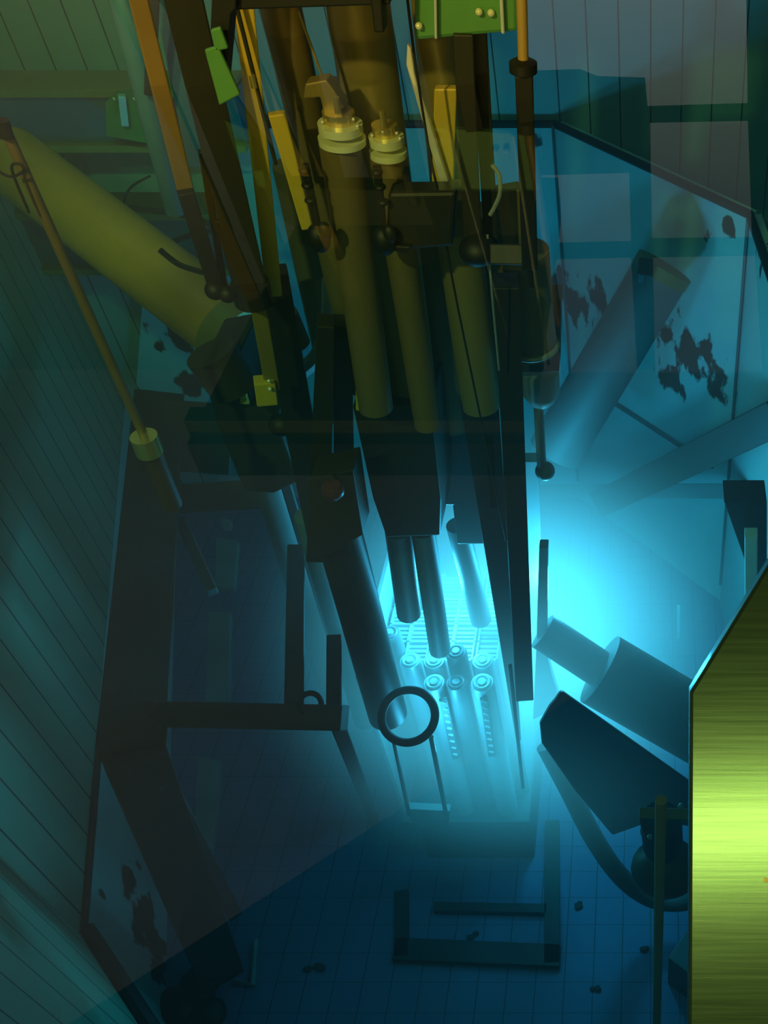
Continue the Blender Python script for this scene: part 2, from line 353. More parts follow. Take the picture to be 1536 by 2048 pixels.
tag(tube('mirrored_band_pipe', (200, -150, 3.3), (352, 425, 3.3), 46, 'blue'), 'blue-grey tube standing for a mirrored blue band, left of the tan bar', 'pipe')  # stands in for a blue band mirrored in the water
tag(bar('flat_bar', (312, -120, 3.4), (398, 330, 3.4), 50, 'blue', 0.02), 'broad blue-grey strip behind the tan bar', 'bar')
tag(bar('strap', (309, -80, 3.25), (300, 190, 3.25), 24, 'dark', 0.02), 'narrow dark strap crossing the blue-grey strip', 'strap')
tag(bar('hanger_bar', (240, -150, 2.5), (374, 392, 2.5), 38, 'ochre_dark', 0.03), 'tan flat bar hanging left of the dark support beam', 'bar')
t = thing('hanger_rod', 'black rod below the tan bar ending in a lumpy clamp', 'rod', P(440, 600, 2.48))
bar('shaft', (370, 380, 2.48), (432, 575, 2.48), 32, 'black', None, t)
for c, s in (((430, 580, 2.46), 40), ((455, 588, 2.46), 36)): ball('clamp', c, s, 'black', t)
tag(bar('thin_rod', (404, 300, 2.52), (452, 595, 2.52), 15, 'black'), 'thin black rod closest to the lumpy clamp rod', 'rod')
tag(bar('thin_rod', (436, 440, 2.50), (478, 596, 2.50), 12, 'black'), 'thin black rod against the left edge of the big dark beam', 'rod')
t = thing('support_beam', 'big black support beam leaning left of the yellow bar', 'beam', P(505, 600, 2.55))
bar('shaft', (330, -160, 2.55), (505, 585, 2.55), 76, 'dark', 0.12, t)
tube('foot', (500, 565, 2.5), (508, 605, 2.5), 74, 'black', t)
t = thing('name_plate', 'bent green sheet hung on the black support beam', 'plate', P(440, 212, 2.33))
plate('sheet', [(408, 100), (435, 92), (480, 190), (438, 212)], 2.33, 0.012, 'green', t)
plate('tab', [(420, 60), (440, 54), (456, 98), (430, 104)], 2.33, 0.012, 'green', t)
for i, (pts, lab) in enumerate((([(210, 412, 4.6), (330, 424, 4.4), (400, 440, 4.2), (462, 470, 3.4)], 'upper green-edged black cable looping to the support beam'),
                                ([(318, 500, 5.0), (360, 478, 4.9), (420, 462, 4.7), (470, 452, 4.4)], 'lower black cable rising to the support beam'),
                                ([(320, 500, 3.3), (360, 530, 3.3), (420, 548, 3.1)], 'short black cable drooping along the slanting pipe'),
                                ([(300, 352, 5.2), (265, 372, 5.2), (250, 395, 5.22), (248, 420, 5.3)], 'thin curved cable hooked over the pale wall'))):
    tag(cable('cable', pts, 12 if i < 3 else 5, 'dark'), lab, 'cable')
t = thing('hanging_rod', 'long brown rod on the left with a brass collar at its lower end', 'rod', P(330, 1000, 2.35))
tube('shaft', (12, 262, 2.35), (297, 892, 2.35), 22, 'brown', t)
tube('tip', (297, 892, 2.35), (345, 1010, 2.35), 40, 'rack', t)
tube('collar', (287, 872, 2.33), (300, 905, 2.33), 52, 'brass', t)
tube('head', (4, 240, 2.33), (14, 275, 2.33), 26, 'black', t)
t2 = cable('cable', [(-20, 330, 2.3), (10, 350, 2.3), (30, 352, 2.3), (48, 340, 2.3), (38, 328, 2.3), (24, 340, 2.3), (58, 425, 2.3)], 6, 'black'); tag(t2, 'thin black cable knotted round the brown hanging rod', 'cable')

# ------------------------------------------------------------------ the tower in the middle
t = thing('top_frame', 'black frame plate crossing the top of the picture', 'frame', P(600, 20, 2.62))
plate('crossbar', [(430, -90), (780, -90), (780, 10), (430, 22)], 2.38, 0.06, 'black', t)
plate('side_arm', [(425, -60), (475, -60), (472, 18), (462, 30), (448, 190), (420, 60)], 2.36, 0.05, 'black', t)
plate('stub', [(738, -20), (762, -20), (768, 66), (748, 66)], 2.36, 0.05, 'black', t)
tag(bar('yellow_bar', (474, -120, 2.66), (548, 585, 2.66), 40, 'yellow', 0.05, wpx2=30), 'yellow upright bar right of the black support beam', 'bar')
t = thing('drive_rod', 'thin dark rod with a brass ferrule beside the yellow bar', 'rod', P(545, 320, 2.6))
bar('shaft', (470, 0, 2.6), (552, 330, 2.6), 9, 'dark', None, t)
tube('ferrule', (504, 150, 2.59), (509, 175, 2.59), 13, 'brass', t)
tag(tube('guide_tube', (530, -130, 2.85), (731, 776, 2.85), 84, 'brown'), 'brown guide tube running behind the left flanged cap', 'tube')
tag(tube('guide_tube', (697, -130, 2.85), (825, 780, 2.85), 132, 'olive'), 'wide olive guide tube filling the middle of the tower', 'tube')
tag(bar('lit_edge_strip', (553, 225, 2.62), (614, 455, 2.62), 34, 'yellow', 0.03, wpx2=22), 'short yellow strip standing for the lit tube edge left of the first black clamp rod', 'strip')  # lit facet of the brown guide tube, built as a yellow strip
tag(bar('flat_bar', (596, 20, 2.66), (672, 230, 2.66), 6, 'olive', 0.02), 'thin olive edge bar left of the flanged caps', 'bar')
tag(plate('gusset', [(610, 168), (652, 160), (668, 182), (690, 215), (650, 240), (640, 195), (606, 198)], 2.58, 0.05, 'olive'), 'pale triangular gusset plate above the left flanged cap', 'plate')

def capped_tube(a, b, w, label, ringw, lean):
    t = thing('instrument_tube', label, 'tube', P(*b))
    tube('barrel', (a[0], a[1]+40, a[2]), b, w*0.94, 'brown', t)
    for i, (dv, s, h) in enumerate(((0, 1.0, 16), (28, 1.06, 12))):
        u0, v0 = a[0]+dv*lean, a[1]+dv
        tube('flange', (u0, v0, a[2]-0.01), (u0+h*lean, v0+h, a[2]-0.01), w*s, 'glass', t)
    cap = tube('cap', (a[0]-4, a[1]-24, a[2]), (a[0], a[1]+2, a[2]), w*0.72, 'brass', t)
    tube('terminal', (a[0]-8, a[1]-52, a[2]-0.03), (a[0]-4, a[1]-20, a[2]-0.03), 13, 'brass', cap)
    for k in range(6):
        an = k*math.pi/3+0.3; ball('bolt', (a[0]+math.cos(an)*w*0.42, a[1]+2+math.sin(an)*w*0.16, a[2]-0.03), 7, 'bright', cap)
    return t
capped_tube((680, 246, 2.58), (752, 815, 2.58), 88, 'brown instrument tube topped by the larger shiny flanged cap', 88, 0.13)
capped_tube((772, 272, 2.62), (856, 850, 2.62), 70, 'brown instrument tube topped by the smaller shiny flanged cap', 70, 0.13)
tag(plate('reflector_strip', [(814, 88), (822, 98), (830, 150), (906, 392), (888, 396), (812, 130)], 2.60, 0.02, 'bright'), 'bright pale metal strip tapering to a point at its top', 'strip')
tag(plate('side_plate', [(868, 178), (914, 178), (906, 398), (862, 398)], 2.63, 0.03, 'yellow'), 'yellow olive plate above the dark box', 'plate')
tag(tube('back_tube', (855, -120, 2.95), (905, 420, 2.95), 92, 'olive'), 'olive tube behind the bright pale strip', 'tube')
tag(cable('signal_cable', [(808, -60, 2.5), (830, 120, 2.5), (858, 300, 2.5), (878, 396, 2.5), (905, 560, 2.52), (960, 830, 2.55), (1012, 1080, 2.6)], 6, 'dark'), 'long black signal cable running down past the bright strip', 'cable')
tag(cable('signal_cable', [(975, 470, 2.48), (985, 600, 2.5), (998, 740, 2.54)], 5, 'alu'), 'thin grey signal cable below the round weight', 'cable')
t = thing('junction_box', 'bright green junction box at the top with glints built as small balls', 'box', P(930, 80, 2.5))
plate('housing', [(826, -90), (1036, -90), (1036, 64), (830, 82)], 2.5, 0.22, 'green', t, 0.01)
for u, v in ((838, 52), (958, 24), (982, 26)): ball('glint_ball', (u, v, 2.49), 15, 'glass', t)  # shiny balls stand for glints on the box
bar('seam', (870, -60, 2.49), (872, 76, 2.49), 6, 'pale', 0.02, t); bar('seam', (1000, -60, 2.49), (1006, 66, 2.49), 8, 'pale', 0.02, t)
t = thing('motor_box', 'dark box below the yellow olive plate', 'box', P(840, 505, 2.48))
plate('housing', [(776, 386), (912, 384), (904, 494), (800, 502), (770, 505)], 2.48, 0.07, 'dark', t, 0.01)
plate('lower_lip', [(770, 490), (822, 494), (812, 508), (772, 500)], 2.46, 0.08, 'black', t)
for (u0, v0, u1, v1, lab) in ((609, 328, 642, 480, 'first black clamp rod with a round foot beside the yellow strip'), (754, 332, 772, 486, 'black clamp rod with a round foot against the dark box')):
    t = thing('clamp_rod', lab, 'rod', P(u1, v1+30, 2.45))
    bar('shaft', (u0, v0, 2.47), (u1-6, v1-20, 2.47), 17, 'black', None, t)
    ball('foot', (u1-4, v1-4, 2.46), 54, 'black', t, (0.85, 0.8, 1.15))
    ball('foot', (u1+8, v1-18, 2.45), 30, 'black', t, (0.9, 0.8, 1.3))
    for k in range(3): ball('nut', (u0+6*k, v0+30*k+12, 2.46), 24, 'black', t, (1, 1, 0.6))
t = thing('weight_rod', 'black bar beside the dark box carrying a round weight', 'rod', P(955, 545, 2.5))
bar('shaft', (926, 60, 2.52), (948, 520, 2.52), 40, 'dark', 0.06, t)
ball('weight', (956, 500, 2.48), 76, 'black', t, (1, 1, 0.85))
tag(bar('upright_bar', (950, -60, 2.58), (985, 520, 2.58), 34, 'dark', 0.05), 'dark bar between the weight rod and the right pole', 'bar')
tag(cable('loop_cable', [(984, 330, 2.47), (998, 350, 2.47), (1000, 385, 2.47), (990, 412, 2.47), (980, 430, 2.47)], 9, 'alu'), 'short looped grey cable beside the right pole', 'cable')
t = thing('control_pole', 'upright pole on the right, tan above and black below a collar', 'pole', P(1060, 570, 2.42))
tube('upper_shaft', (1040, -140, 2.42), (1047, 140, 2.42), 23, 'tan', t)
tube('collar', (1046, 118, 2.42), (1047, 150, 2.42), 56, 'black', t, prof=[(0, 0.6), (0.2, 1), (0.8, 1), (1, 0.6)])
bar('lower_shaft', (1048, 146, 2.42), (1060, 535, 2.42), 36, 'black', None, t)
bar('tip', (1060, 530, 2.42), (1062, 575, 2.42), 12, 'black', None, t)
tag(plate('side_plate', [(984, 386), (1030, 378), (1052, 386), (1052, 492), (984, 492)], 2.68, 0.05, 'brown'), 'brown plate behind the black lower pole', 'plate')
tag(bar('cross_bar', (982, 508, 2.46), (1070, 510, 2.46), 40, 'black', 0.06), 'short black crossbar joining the round weight to the pole', 'bar')
t = thing('pump_cylinder', 'brown pump cylinder right of the tower with a pale bell below', 'pump', P(1080, 960, 2.9))
tube('barrel', (1044, 500, 2.82), (1064, 700, 2.82), 108, 'brown', t)
bm = BM(); c0 = P(1064, 690, 2.82); add_torus(bm, c0, P(1044, 500, 2.82)-c0, 0.085, 0.01); obj('rim', bm, 'alu', t, smooth=True)
plate('bracket', [(1010, 604), (1122, 600), (1118, 744), (1012, 748)], 2.9, 0.1, 'rack', t)
tube('bell', (1080, 740, 3.0), (1083, 812, 3.0), 76, 'alu', t, prof=[(0, 1), (0.6, 1), (0.85, 0.7), (1, 0.3)])
tube('stem', (1076, 800, 3.0), (1084, 940, 3.0), 20, 'alu', t)
ball('knob', (1090, 942, 3.0), 40, 'alu', t)
tag(tube('guide_tube', (905, 380, 2.78), (962, 810, 2.78), 92, 'olive'), 'olive guide tube below the dark box, squared off at its foot', 'tube')

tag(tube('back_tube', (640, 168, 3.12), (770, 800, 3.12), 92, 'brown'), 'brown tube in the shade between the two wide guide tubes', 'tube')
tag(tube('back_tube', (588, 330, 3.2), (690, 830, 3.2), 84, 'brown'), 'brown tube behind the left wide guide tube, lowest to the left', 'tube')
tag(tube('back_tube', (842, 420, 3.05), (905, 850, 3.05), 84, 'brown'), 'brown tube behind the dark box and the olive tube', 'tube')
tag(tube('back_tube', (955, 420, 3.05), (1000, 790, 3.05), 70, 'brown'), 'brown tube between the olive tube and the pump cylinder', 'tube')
t = thing('bridge_deck', 'dark bridge deck over the pool carrying the tower', 'bridge', (-0.9, 2.8, DECK_Z))
bm = BM(); add_box(bm, (-1.3, 2.12, DECK_Z), (-0.35, 3.62, DECK_Z+0.12)); obj('deck', bm, 'dark_deck', t)
for y in (2.18, 3.56):
    bm = BM(); add_box(bm, (-1.3, y-0.03, DECK_Z-0.06), (-0.35, y+0.03, DECK_Z)); obj('girder', bm, 'dark', t)

# lower housings and legs of the tower
t = thing('shield_housing', 'dark stepped housing block above the core, left of the pair', 'housing', P(820, 1075, 2.7))
plate('block', [(704, 812), (862, 812), (882, 1000), (880, 1072), (772, 1076), (745, 998)], 2.72, 0.28, 'dark', t, 0.01)
plate('label_plate', [(711, 738), (752, 735), (776, 822), (711, 822)], 2.70, 0.015, 'yellow', t)
tube('lamp_stub', (720, 702, 2.70), (726, 738, 2.70), 14, 'brass', t)
t = thing('shield_housing', 'dark stepped housing block above the core, right of the pair', 'housing', P(930, 1090, 2.78))
plate('block', [(846, 836), (960, 800), (1010, 1088), (914, 1090), (905, 1012), (880, 1012)], 3.02, 0.2, 'dark', t, 0.01)
plate('label_plate', [(846, 832), (872, 828), (878, 846), (850, 846)], 3.0, 0.015, 'yellow', t)
for a, b, wd, lab in (((796, 1060, 2.86), (818, 1228, 2.86), 52, 'squared dark tube under the left housing, nearer its left edge'),
                      ((846, 1060, 2.84), (880, 1300, 2.84), 48, 'long dark tube reaching from the left housing to the fuel plugs'),
                      ((915, 1050, 3.12), (962, 1240, 3.12), 46, 'dark tube under the right housing')):
    tag(tube('drive_tube', a, b, wd, 'slate'), lab, 'tube')
tag(bar('tower_leg', (957, 788, 2.79), (1036, 1470, 2.79), 76, 'dark', 0.07, wpx2=10), 'dark tapering leg running down right of the fuel plugs', 'leg')
tag(bar('probe', (1020, 1330, 2.6), (1046, 1575, 2.6), 8, 'slate'), 'thin dark probe pointing down in front of the core', 'probe')
tag(tube('drive_tube', (1000, 1110, 2.8), (1032, 1330, 2.8), 26, 'alu'), 'thin pale tube between the two right tower legs', 'tube')
tag(bar('tower_leg', (1012, 560, 2.64), (1049, 1386, 2.64), 52, 'dark', 0.09), 'straight dark leg at the right side of the tower', 'leg')
tag(bar('tower_leg', (1048, 914, 3.32), (1060, 1385, 3.32), 62, 'pale', 0.06), 'pale grey leg standing behind the straight dark one', 'leg')
tag(bar('stop_block', (978, 880, 2.62), (986, 1010, 2.62), 16, 'black', 0.05), 'small black block on the side of the tapering leg', 'block')
tag(bar('tower_leg', (652, 640, 2.62), (636, 1112, 2.62), 34, 'dark', 0.07, wpx2=44), 'slim dark leg left of the red handwheel', 'leg')
tag(bar('tower_leg', (684, 640, 2.75), (690, 1060, 2.75), 36, 'dark', 0.07, wpx2=40), 'slim dark leg right of the red handwheel', 'leg')
tag(plate('leg_block', [(618, 960), (706, 940), (726, 1070), (655, 1112), (614, 1112)], 2.44, 0.12, 'dark'), 'dark block joining the two slim legs', 'block')
t = thing('hand_wheel', 'dark red round handwheel between the two slim legs', 'handwheel', P(665, 1000, 2.4))
tube('wheel', (664, 968, 2.40), (667, 992, 2.40), 44, 'red', t, prof=[(0, 0.7), (0.3, 1), (0.7, 1), (1, 0.7)])
tube('stem', (660, 950, 2.42), (664, 970, 2.42), 14, 'dark', t)
tag(tube('beam_guide', (668, 1030, 2.62), (776, 1430, 2.56), 92, 'dark'), 'thick dark tube ending behind the black ring', 'tube')
tag(bar('tower_leg', (540, 540, 2.86), (642, 1075, 2.86), 66, 'dark', 0.07), 'broad dark leg sloping left of the two slim legs', 'leg')
tag(tube('side_tube', (500, 820, 3.38), (672, 1392, 3.38), 76, 'slate'), 'wide slate tube sloping down beside the rack', 'tube')
tag(bar('side_rod', (562, 940, 3.2), (692, 1372, 3.1), 20, 'black'), 'thin black rod in front of the wide slate tube', 'rod')
tag(tube('side_tube', (618, 1030, 3.0), (732, 1440, 2.95), 58, 'alu'), 'pale tube between the black rod and the thick dark tube', 'tube')
t = thing('drive_machine', 'dark gearbox at the end of the slanting pipe', 'gearbox', P(500, 985, 2.95))
plate('case', [(400, 728), (470, 716), (505, 800), (552, 836), (598, 965), (548, 988), (488, 984), (432, 850)], 2.98, 0.3, 'rack', t, 0.012)
tube('cover', (420, 705, 2.96), (470, 775, 2.96), 100, 'rack', t)
ball('knob', (562, 850, 2.9), 48, 'black', t)
plate('angle_tab', [(481, 760), (488, 772), (494, 800), (498, 810), (480, 808)], 2.93, 0.02, 'yellow', t)
t = thing('gripper', 'yellow gripper with a shiny clamp left of the broad dark leg', 'gripper', P(535, 805, 2.6))
bar('shaft', (516, 610, 2.62), (545, 775, 2.62), 30, 'olive', 0.04, t)
bar('clamp', (528, 758, 2.6), (534, 803, 2.6), 40, 'yellow', 0.05, t)
ball('bolt', (540, 778, 2.57), 9, 'bright', t); ball('bolt', (538, 762, 2.57), 8, 'bright', t)
tag(cable('elbow_pipe', [(590, 752, 3.0), (612, 735, 3.0), (640, 705, 3.0), (660, 640, 3.0), (662, 560, 3.0)], 34, 'alu'), 'grey elbow pipe curving up behind the slim legs', 'pipe')
tag(tube('spool', (560, 630, 2.95), (586, 690, 2.95), 70, 'brown'), 'brown drum beside the grey elbow pipe', 'drum')

# ------------------------------------------------------------------ rusty panel, rack and bits at the left
bm = BM(); add_prism(bm, [P(u, v, 5.66) for u, v in ((286, 576), (340, 556), (392, 640), (420, 860), (330, 862), (272, 768))], Vector((0, 0.09, 0)))
M['rusty_panel'] = wall_mat('rusty_white_panel', (0.62, 0.68, 0.64), (0, 0, 1), 0, rust=[(P(345, 670, 5.66), .25), (P(390, 780, 5.66), .22), (P(365, 860, 5.66), .16)])
tag(obj('wall_panel', bm, 'rusty_panel', bevel=0.004), 'white rust-stained panel on the wall above the rack', 'panel')
RZ = -2.35
t = thing('storage_rack', 'large dark steel rack standing on the pool floor at the left', 'rack', PZ(450, 1950, FZ))
def rack_bar(name, a, b, wd, th, mat='rack'):
    bm = BM(); add_bar(bm, a, b, wd, wd, th); return obj(name, bm, mat, t, bevel=0.006)
rack_bar('side_rail', PZ(318, 800, RZ), PZ(262, 1500, RZ), 0.24, 0.12)
rack_bar('cross_bar', PZ(300, 1428, RZ), PZ(690, 1436, RZ), 0.10, 0.10)
rack_bar('cross_bar', PZ(330, 1000, RZ), PZ(560, 985, RZ), 0.14, 0.10)
rack_bar('cross_bar', PZ(330, 870, RZ), PZ(470, 880, RZ), 0.36, 0.08)
rack_bar('inner_rail', PZ(592, 1100, RZ), PZ(588, 1420, RZ), 0.075, 0.08)
rack_bar('inner_rail', PZ(668, 1280, RZ), PZ(668, 1440, RZ), 0.06, 0.08)
leg0 = PZ(262, 1490, RZ)
rack_bar('leg', leg0, PZ(440, 1945, FZ), 0.22, 0.14)
rack_bar('leg', PZ(668, 1430, RZ), PZ(748, 1640, FZ), 0.06, 0.06)
rack_bar('brace', PZ(330, 1560, -2.6), PZ(470, 1830, -4.2), 0.07, 0.04, 'slate')
rack_bar('brace', PZ(360, 1040, -2.5), PZ(425, 1185, -2.5), 0.05, 0.04, 'slate')
bm = BM(); c = PZ(620, 1408, RZ+0.06); add_torus(bm, c, Vector((0.2, -0.6, 0.8)), 0.042, 0.011, 24, 10); obj('lifting_eye', bm, 'black', t, smooth=True)
for (pts, z, lab) in (([(432, 1074), (476, 1082), (468, 1176), (430, 1170)], -3.6, 'short pale stained plate under the rack, behind its front crossbar'),
                      ([(416, 1222), (460, 1222), (458, 1402), (410, 1402)], -3.6, 'long pale plate under the rack against the front crossbar'),
                      ([(440, 1034), (462, 1040), (460, 1052), (442, 1050)], -3.6, 'tiny pale plate under the rack near its rear crossbar'),
                      ([(396, 1512), (440, 1520), (432, 1640), (418, 1726), (386, 1670)], -4.0, 'pale plate in front of the front rack crossbar, near the leg')):
    bm = BM(); add_prism(bm, [PZ(u, v, z) for u, v in pts], Vector((0, 0, -0.05))); tag(obj('storage_plate', bm, 'alu', bevel=0.004), lab, 'plate')
bm = BM(); add_sweep(bm, [PZ(u, v, z) for u, v, z in ((470, 1962, FZ+0.02), (506, 1970, FZ+0.02), (512, 1880, FZ+0.02))], 0.018, 8); tag(obj('angle_bracket', bm, 'alu', smooth=True), 'thin bent bracket lying on the floor by the rack foot', 'bracket')
bm = BM(); c = PZ(386, 1998, FZ+0.06)
for k in range(6): add_ball(bm, c+Vector((random.uniform(-.12, .12), random.uniform(-.1, .12), random.uniform(-.03, .03))), random.uniform(.08, .13), (1, 1, .6), 12)
tag(obj('sediment_lump', bm, 'black', smooth=True), 'black crusty lump on the floor at the rack leg', 'lump')

# ------------------------------------------------------------------ the core
CZ = -2.87
def px_x(u, Y, z):     # world x of the column u seen at distance Y, height z
    b = (1+(z-EYE_Z)/Y)/(1-(z-EYE_Z)/Y); return (u-CX)/F_PX*Y/(math.cos(PITCH)+math.sin(PITCH)*b)
X0 = [px_x(u, 2.87, CZ) for u in (775, 820, 868, 914, 965)]
CB = -4.05
bm = BM(); add_box(bm, (X0[0]-0.11, 2.66, CB-0.06), (X0[-1]+0.14, 3.62, CB)); tag(obj('grid_plate', bm, 'slate', bevel=0.01), 'grey core grid plate carrying all fuel elements', 'plate')
bm = BM(); add_box(bm, (X0[0]-0.05, 2.72, FZ), (X0[-1]+0.12, 3.55, CB-0.06)); tag(obj('core_pedestal', bm, 'dark', bevel=0.01), 'dark box pedestal on the floor under the grid plate', 'pedestal')
# plate-type fuel elements at the back of the core
def fuel_element(loc, label):
    t = thing('fuel_element', label, 'fuel element', loc, 'plate fuel elements at the back of the core')
    s = 0.051; h = 1.1
    for sx in (-1, 1):
        bm = BM(); add_box(bm, (loc[0]+sx*s-0.004, loc[1]-s, loc[2]), (loc[0]+sx*s+0.004, loc[1]+s, loc[2]+h)); obj('side_plate', bm, 'pale', t)
    bm = BM()
    for k in range(4): y = loc[1]-s+0.012+k*(2*s-0.024)/3; add_box(bm, (loc[0]-s, y-0.007, loc[2]), (loc[0]+s, y+0.007, loc[2]+h-0.02))
    obj('fuel_plates', bm, 'pale', t)
    bm = BM(); add_sweep(bm, [Vector((loc[0]-s, loc[1], loc[2]+h-0.012)), Vector((loc[0]+s, loc[1], loc[2]+h-0.012))], 0.006, 8); obj('handle', bm, 'pale', t, smooth=True)
    return t
ff = fuel_element((X0[1], 2.99, CB), 'plate-type fuel element, standing in the lit lattice behind the round plugs')
ROWS = [2.99+0.112*k for k in range(5)]
for i in range(5):
    for j, y in enumerate(ROWS):
        if (i, j) in ((1, 0), (0, 0), (1, 3)): continue
        r = ff.copy(); C.objects.link(r); r.location = (X0[i], y, CB)
        for ch in ff.children:
            c = ch.copy(); C.objects.link(c); c.parent = r
# round reflector plugs
def plug(u, Y, z, w, label, mat, top, x=None):
    x = px_x(u, Y, z) if x is None else x; t = thing('fuel_plug', label, 'plug', (x, Y, CB)); r = w/2
    bm = BM(); add_lathe(bm, Vector((x, Y, CB)), Vector((x, Y, z)), [(0, r), (0.985, r), (1, r*0.9)], 28); obj('body', bm, mat, t, smooth=True)
    bm = BM(); add_torus(bm, Vector((x, Y, z)), Vector((0, 0, 1)), r*0.62, r*0.16, 28, 10); obj('top_ring', bm, mat, t, smooth=True)
    bm = BM(); add_lathe(bm, Vector((x, Y, z-0.001)), Vector((x, Y, z+0.012)), [(0, r*0.4), (1, r*0.34)], 20); obj('centre', bm, top, t, smooth=True)
plug(782, 2.99, CZ+0.06, 0.10, 'round plug nearest the thick dark tube, set back', 'alu', 'pale', X0[0])
plug(820, 2.87, CZ, 0.105, 'round plug just behind the black ring', 'pale', 'white')
plug(868, 2.87, CZ, 0.105, 'round plug in the rear row at the foot of the long dark tube', 'pale', 'white')
plug(912, 2.87, CZ+0.07, 0.10, 'tall dark round plug standing above its row', 'slate', 'alu')
plug(965, 2.87, CZ, 0.105, 'round plug of the rear row closest to the tapering leg', 'pale', 'white')
plug(868, 2.75, CZ-0.01, 0.105, 'front row round plug touching the black ring', 'pale', 'white')
plug(912, 2.75, CZ-0.01, 0.10, 'front row grey round plug below the tall dark one', 'alu', 'pale')
plug(964, 2.75, CZ-0.01, 0.115, 'front row round plug with bright perforations hanging below', 'pale', 'white')
plug(872, ROWS[3], CZ+0.04, 0.10, 'dark round plug standing alone at the back among the plates', 'slate', 'alu', X0[1])
# strips on the core front; light through their gaps is painted white
for (pts, lab) in (([(886, 1398), (912, 1515)], 'perforated strip on the core front below the ring'), ([(968, 1396), (984, 1510)], 'perforated strip on the core front near the tapering leg')):
    t = thing('perforated_strip', lab, 'strip', P(*pts[1], 2.68))
    bar('strip', (*pts[0], 2.68), (*pts[1], 2.68), 16, 'alu', 0.02, t)
    n = 9
    for k in range(n):
        s = (k+0.5)/n; u = pts[0][0]+(pts[1][0]-pts[0][0])*s; v = pts[0][1]+(pts[1][1]-pts[0][1])*s
        bar('lit_gap', (u-5, v-1.5, 2.668), (u+5, v+1.5, 2.668), 5, 'white', 0.006, t)
# side plates of the core box
bm = BM(); add_box(bm, (X0[0]-0.10, 2.70, CB), (X0[0]-0.075, 3.6, CZ+0.10)); tag(obj('core_side_plate', bm, 'pale', bevel=0.004), 'tall pale side plate on the left of the core', 'plate')
bm = BM(); add_box(bm, (X0[-1]+0.10, 2.85, CB), (X0[-1]+0.125, 3.24, CZ+0.04)); tag(obj('core_side_plate', bm, 'pale', bevel=0.004), 'tall pale side plate on the right of the core', 'plate')
tag(plate('flared_plate', [(1078, 1095), (1096, 1095), (1094, 1310), (1104, 1352), (1122, 1412), (1066, 1440), (1072, 1300)], 2.92, 0.05, 'alu'), 'pale plate flaring out at the foot of the right legs', 'plate')
# ring tool in front of the core
t = thing('ring_tool', 'black ring on two thin rods in front of the core', 'ring', P(858, 1660, 2.5))
c = P(817, 1432, 2.40); bm = BM(); s = S(1432, 2.4); add_torus(bm, c, Vector((0, 0, EYE_Z))-c+Vector((0, 0, 1.2)), 52*s, 8.5*s, 48, 16); obj('ring', bm, 'black', t, smooth=True)
tube('rod', (787, 1478, 2.41), (818, 1628, 2.5), 9, 'slate', t); tube('rod', (862, 1474, 2.41), (892, 1628, 2.5), 10, 'slate', t)
plate('foot', [(812, 1618), (900, 1622), (898, 1648), (872, 1664), (820, 1640)], 2.5, 0.04, 'alu', t)
# base frame on the floor in front of the core
t = thing('floor_frame', 'dark blue rectangular frame lying on the tiled floor before the core', 'frame', PZ(955, 1925, FZ))
def frame_bar(a, b, wd, mat='dark'):
    bm = BM(); q, r_ = PZ(*a, FZ+0.05), PZ(*b, FZ+0.05); d = (r_-q).normalized(); sd = Vector((-d.y, d.x, 0))*wd/2
    add_prism(bm, [q-sd, r_-sd, r_+sd, q+sd], Vector((0, 0, -0.05))); return obj('frame_bar', bm, mat, t)
frame_bar((788, 1896), (1120, 1910), 0.115); frame_bar((802, 1780), (802, 1912), 0.075); frame_bar((1104, 1640), (1104, 1925), 0.085); frame_bar((868, 1812), (1092, 1816), 0.05)
for i, (u, v, r_) in enumerate(((632, 1930, .05), (1285, 1898, .035), (1192, 1976, .025), (1152, 1810, .03), (948, 1872, .03))):
    bm = BM(); c = PZ(u, v, FZ+0.012)
    for k in range(4): add_ball(bm, c+Vector((random.uniform(-r_, r_), random.uniform(-r_, r_)*.5, 0)), r_*random.uniform(.4, .7), (1, .7, .35), 10)
    tag(obj('rust_flake', bm, 'rack', smooth=True), ['rust flake on the dark floor right of the rack foot', 'rust flake beside the brown rod on the tiles', 'rust flake low on the tiles in front of the dark frame corner', 'rust flake on the tiles right of the pedestal', 'rust flake inside the dark floor frame'][i], 'flake')

# ------------------------------------------------------------------ right side: beam tubes, valve, beams
t = thing('beam_tube', 'pale blue beam tube stepping up in width to the right of the core', 'tube', P(1300, 1480, 3.0))
tube('nose', (1085, 1262, 2.95), (1215, 1348, 2.85), 76, 'rack', t)
tube('barrel', (1200, 1338, 2.85), (1470, 1495, 2.65), 150, 'rack', t)
bm = BM(); a_, b_ = P(1200, 1338, 2.85), P(1470, 1495, 2.65)
for an in (-0.9, -0.4, 0.1, 0.6):
    d, wv, n_ = frame(a_, b_); o_ = (wv*math.sin(an)-n_*math.cos(an))*0.140; bm2 = BM(); add_bar(bm2, a_+o_, b_+o_, 0.012, 0.012, 0.012); obj('rib', bm2, 'slate', t)
bm.free()
tag(plate('port_housing', [(1079, 1446), (1098, 1412), (1110, 1398), (1122, 1380), (1416, 1588), (1416, 1660), (1314, 1640), (1285, 1650), (1225, 1671), (1150, 1582), (1083, 1486)], 2.35, 0.16, 'dark', bevel=0.012, back=(-0.1, 0.6, -0.8)), 'big dark beam-port housing slanting to the brushed metal panel', 'housing')
q = smooth_path([P(*p) for p in ((1092, 1490, 2.62), (1135, 1572, 2.52), (1190, 1680, 2.44), (1245, 1756, 2.38), (1305, 1797, 2.34), (1370, 1802, 2.32), (1440, 1770, 2.3))])
bm = BM(); add_sweep(bm, q, 0.05, 16); tag(obj('curved_pipe', bm, 'slate', smooth=True), 'dark curved pipe bowing under the beam-port housing', 'pipe')
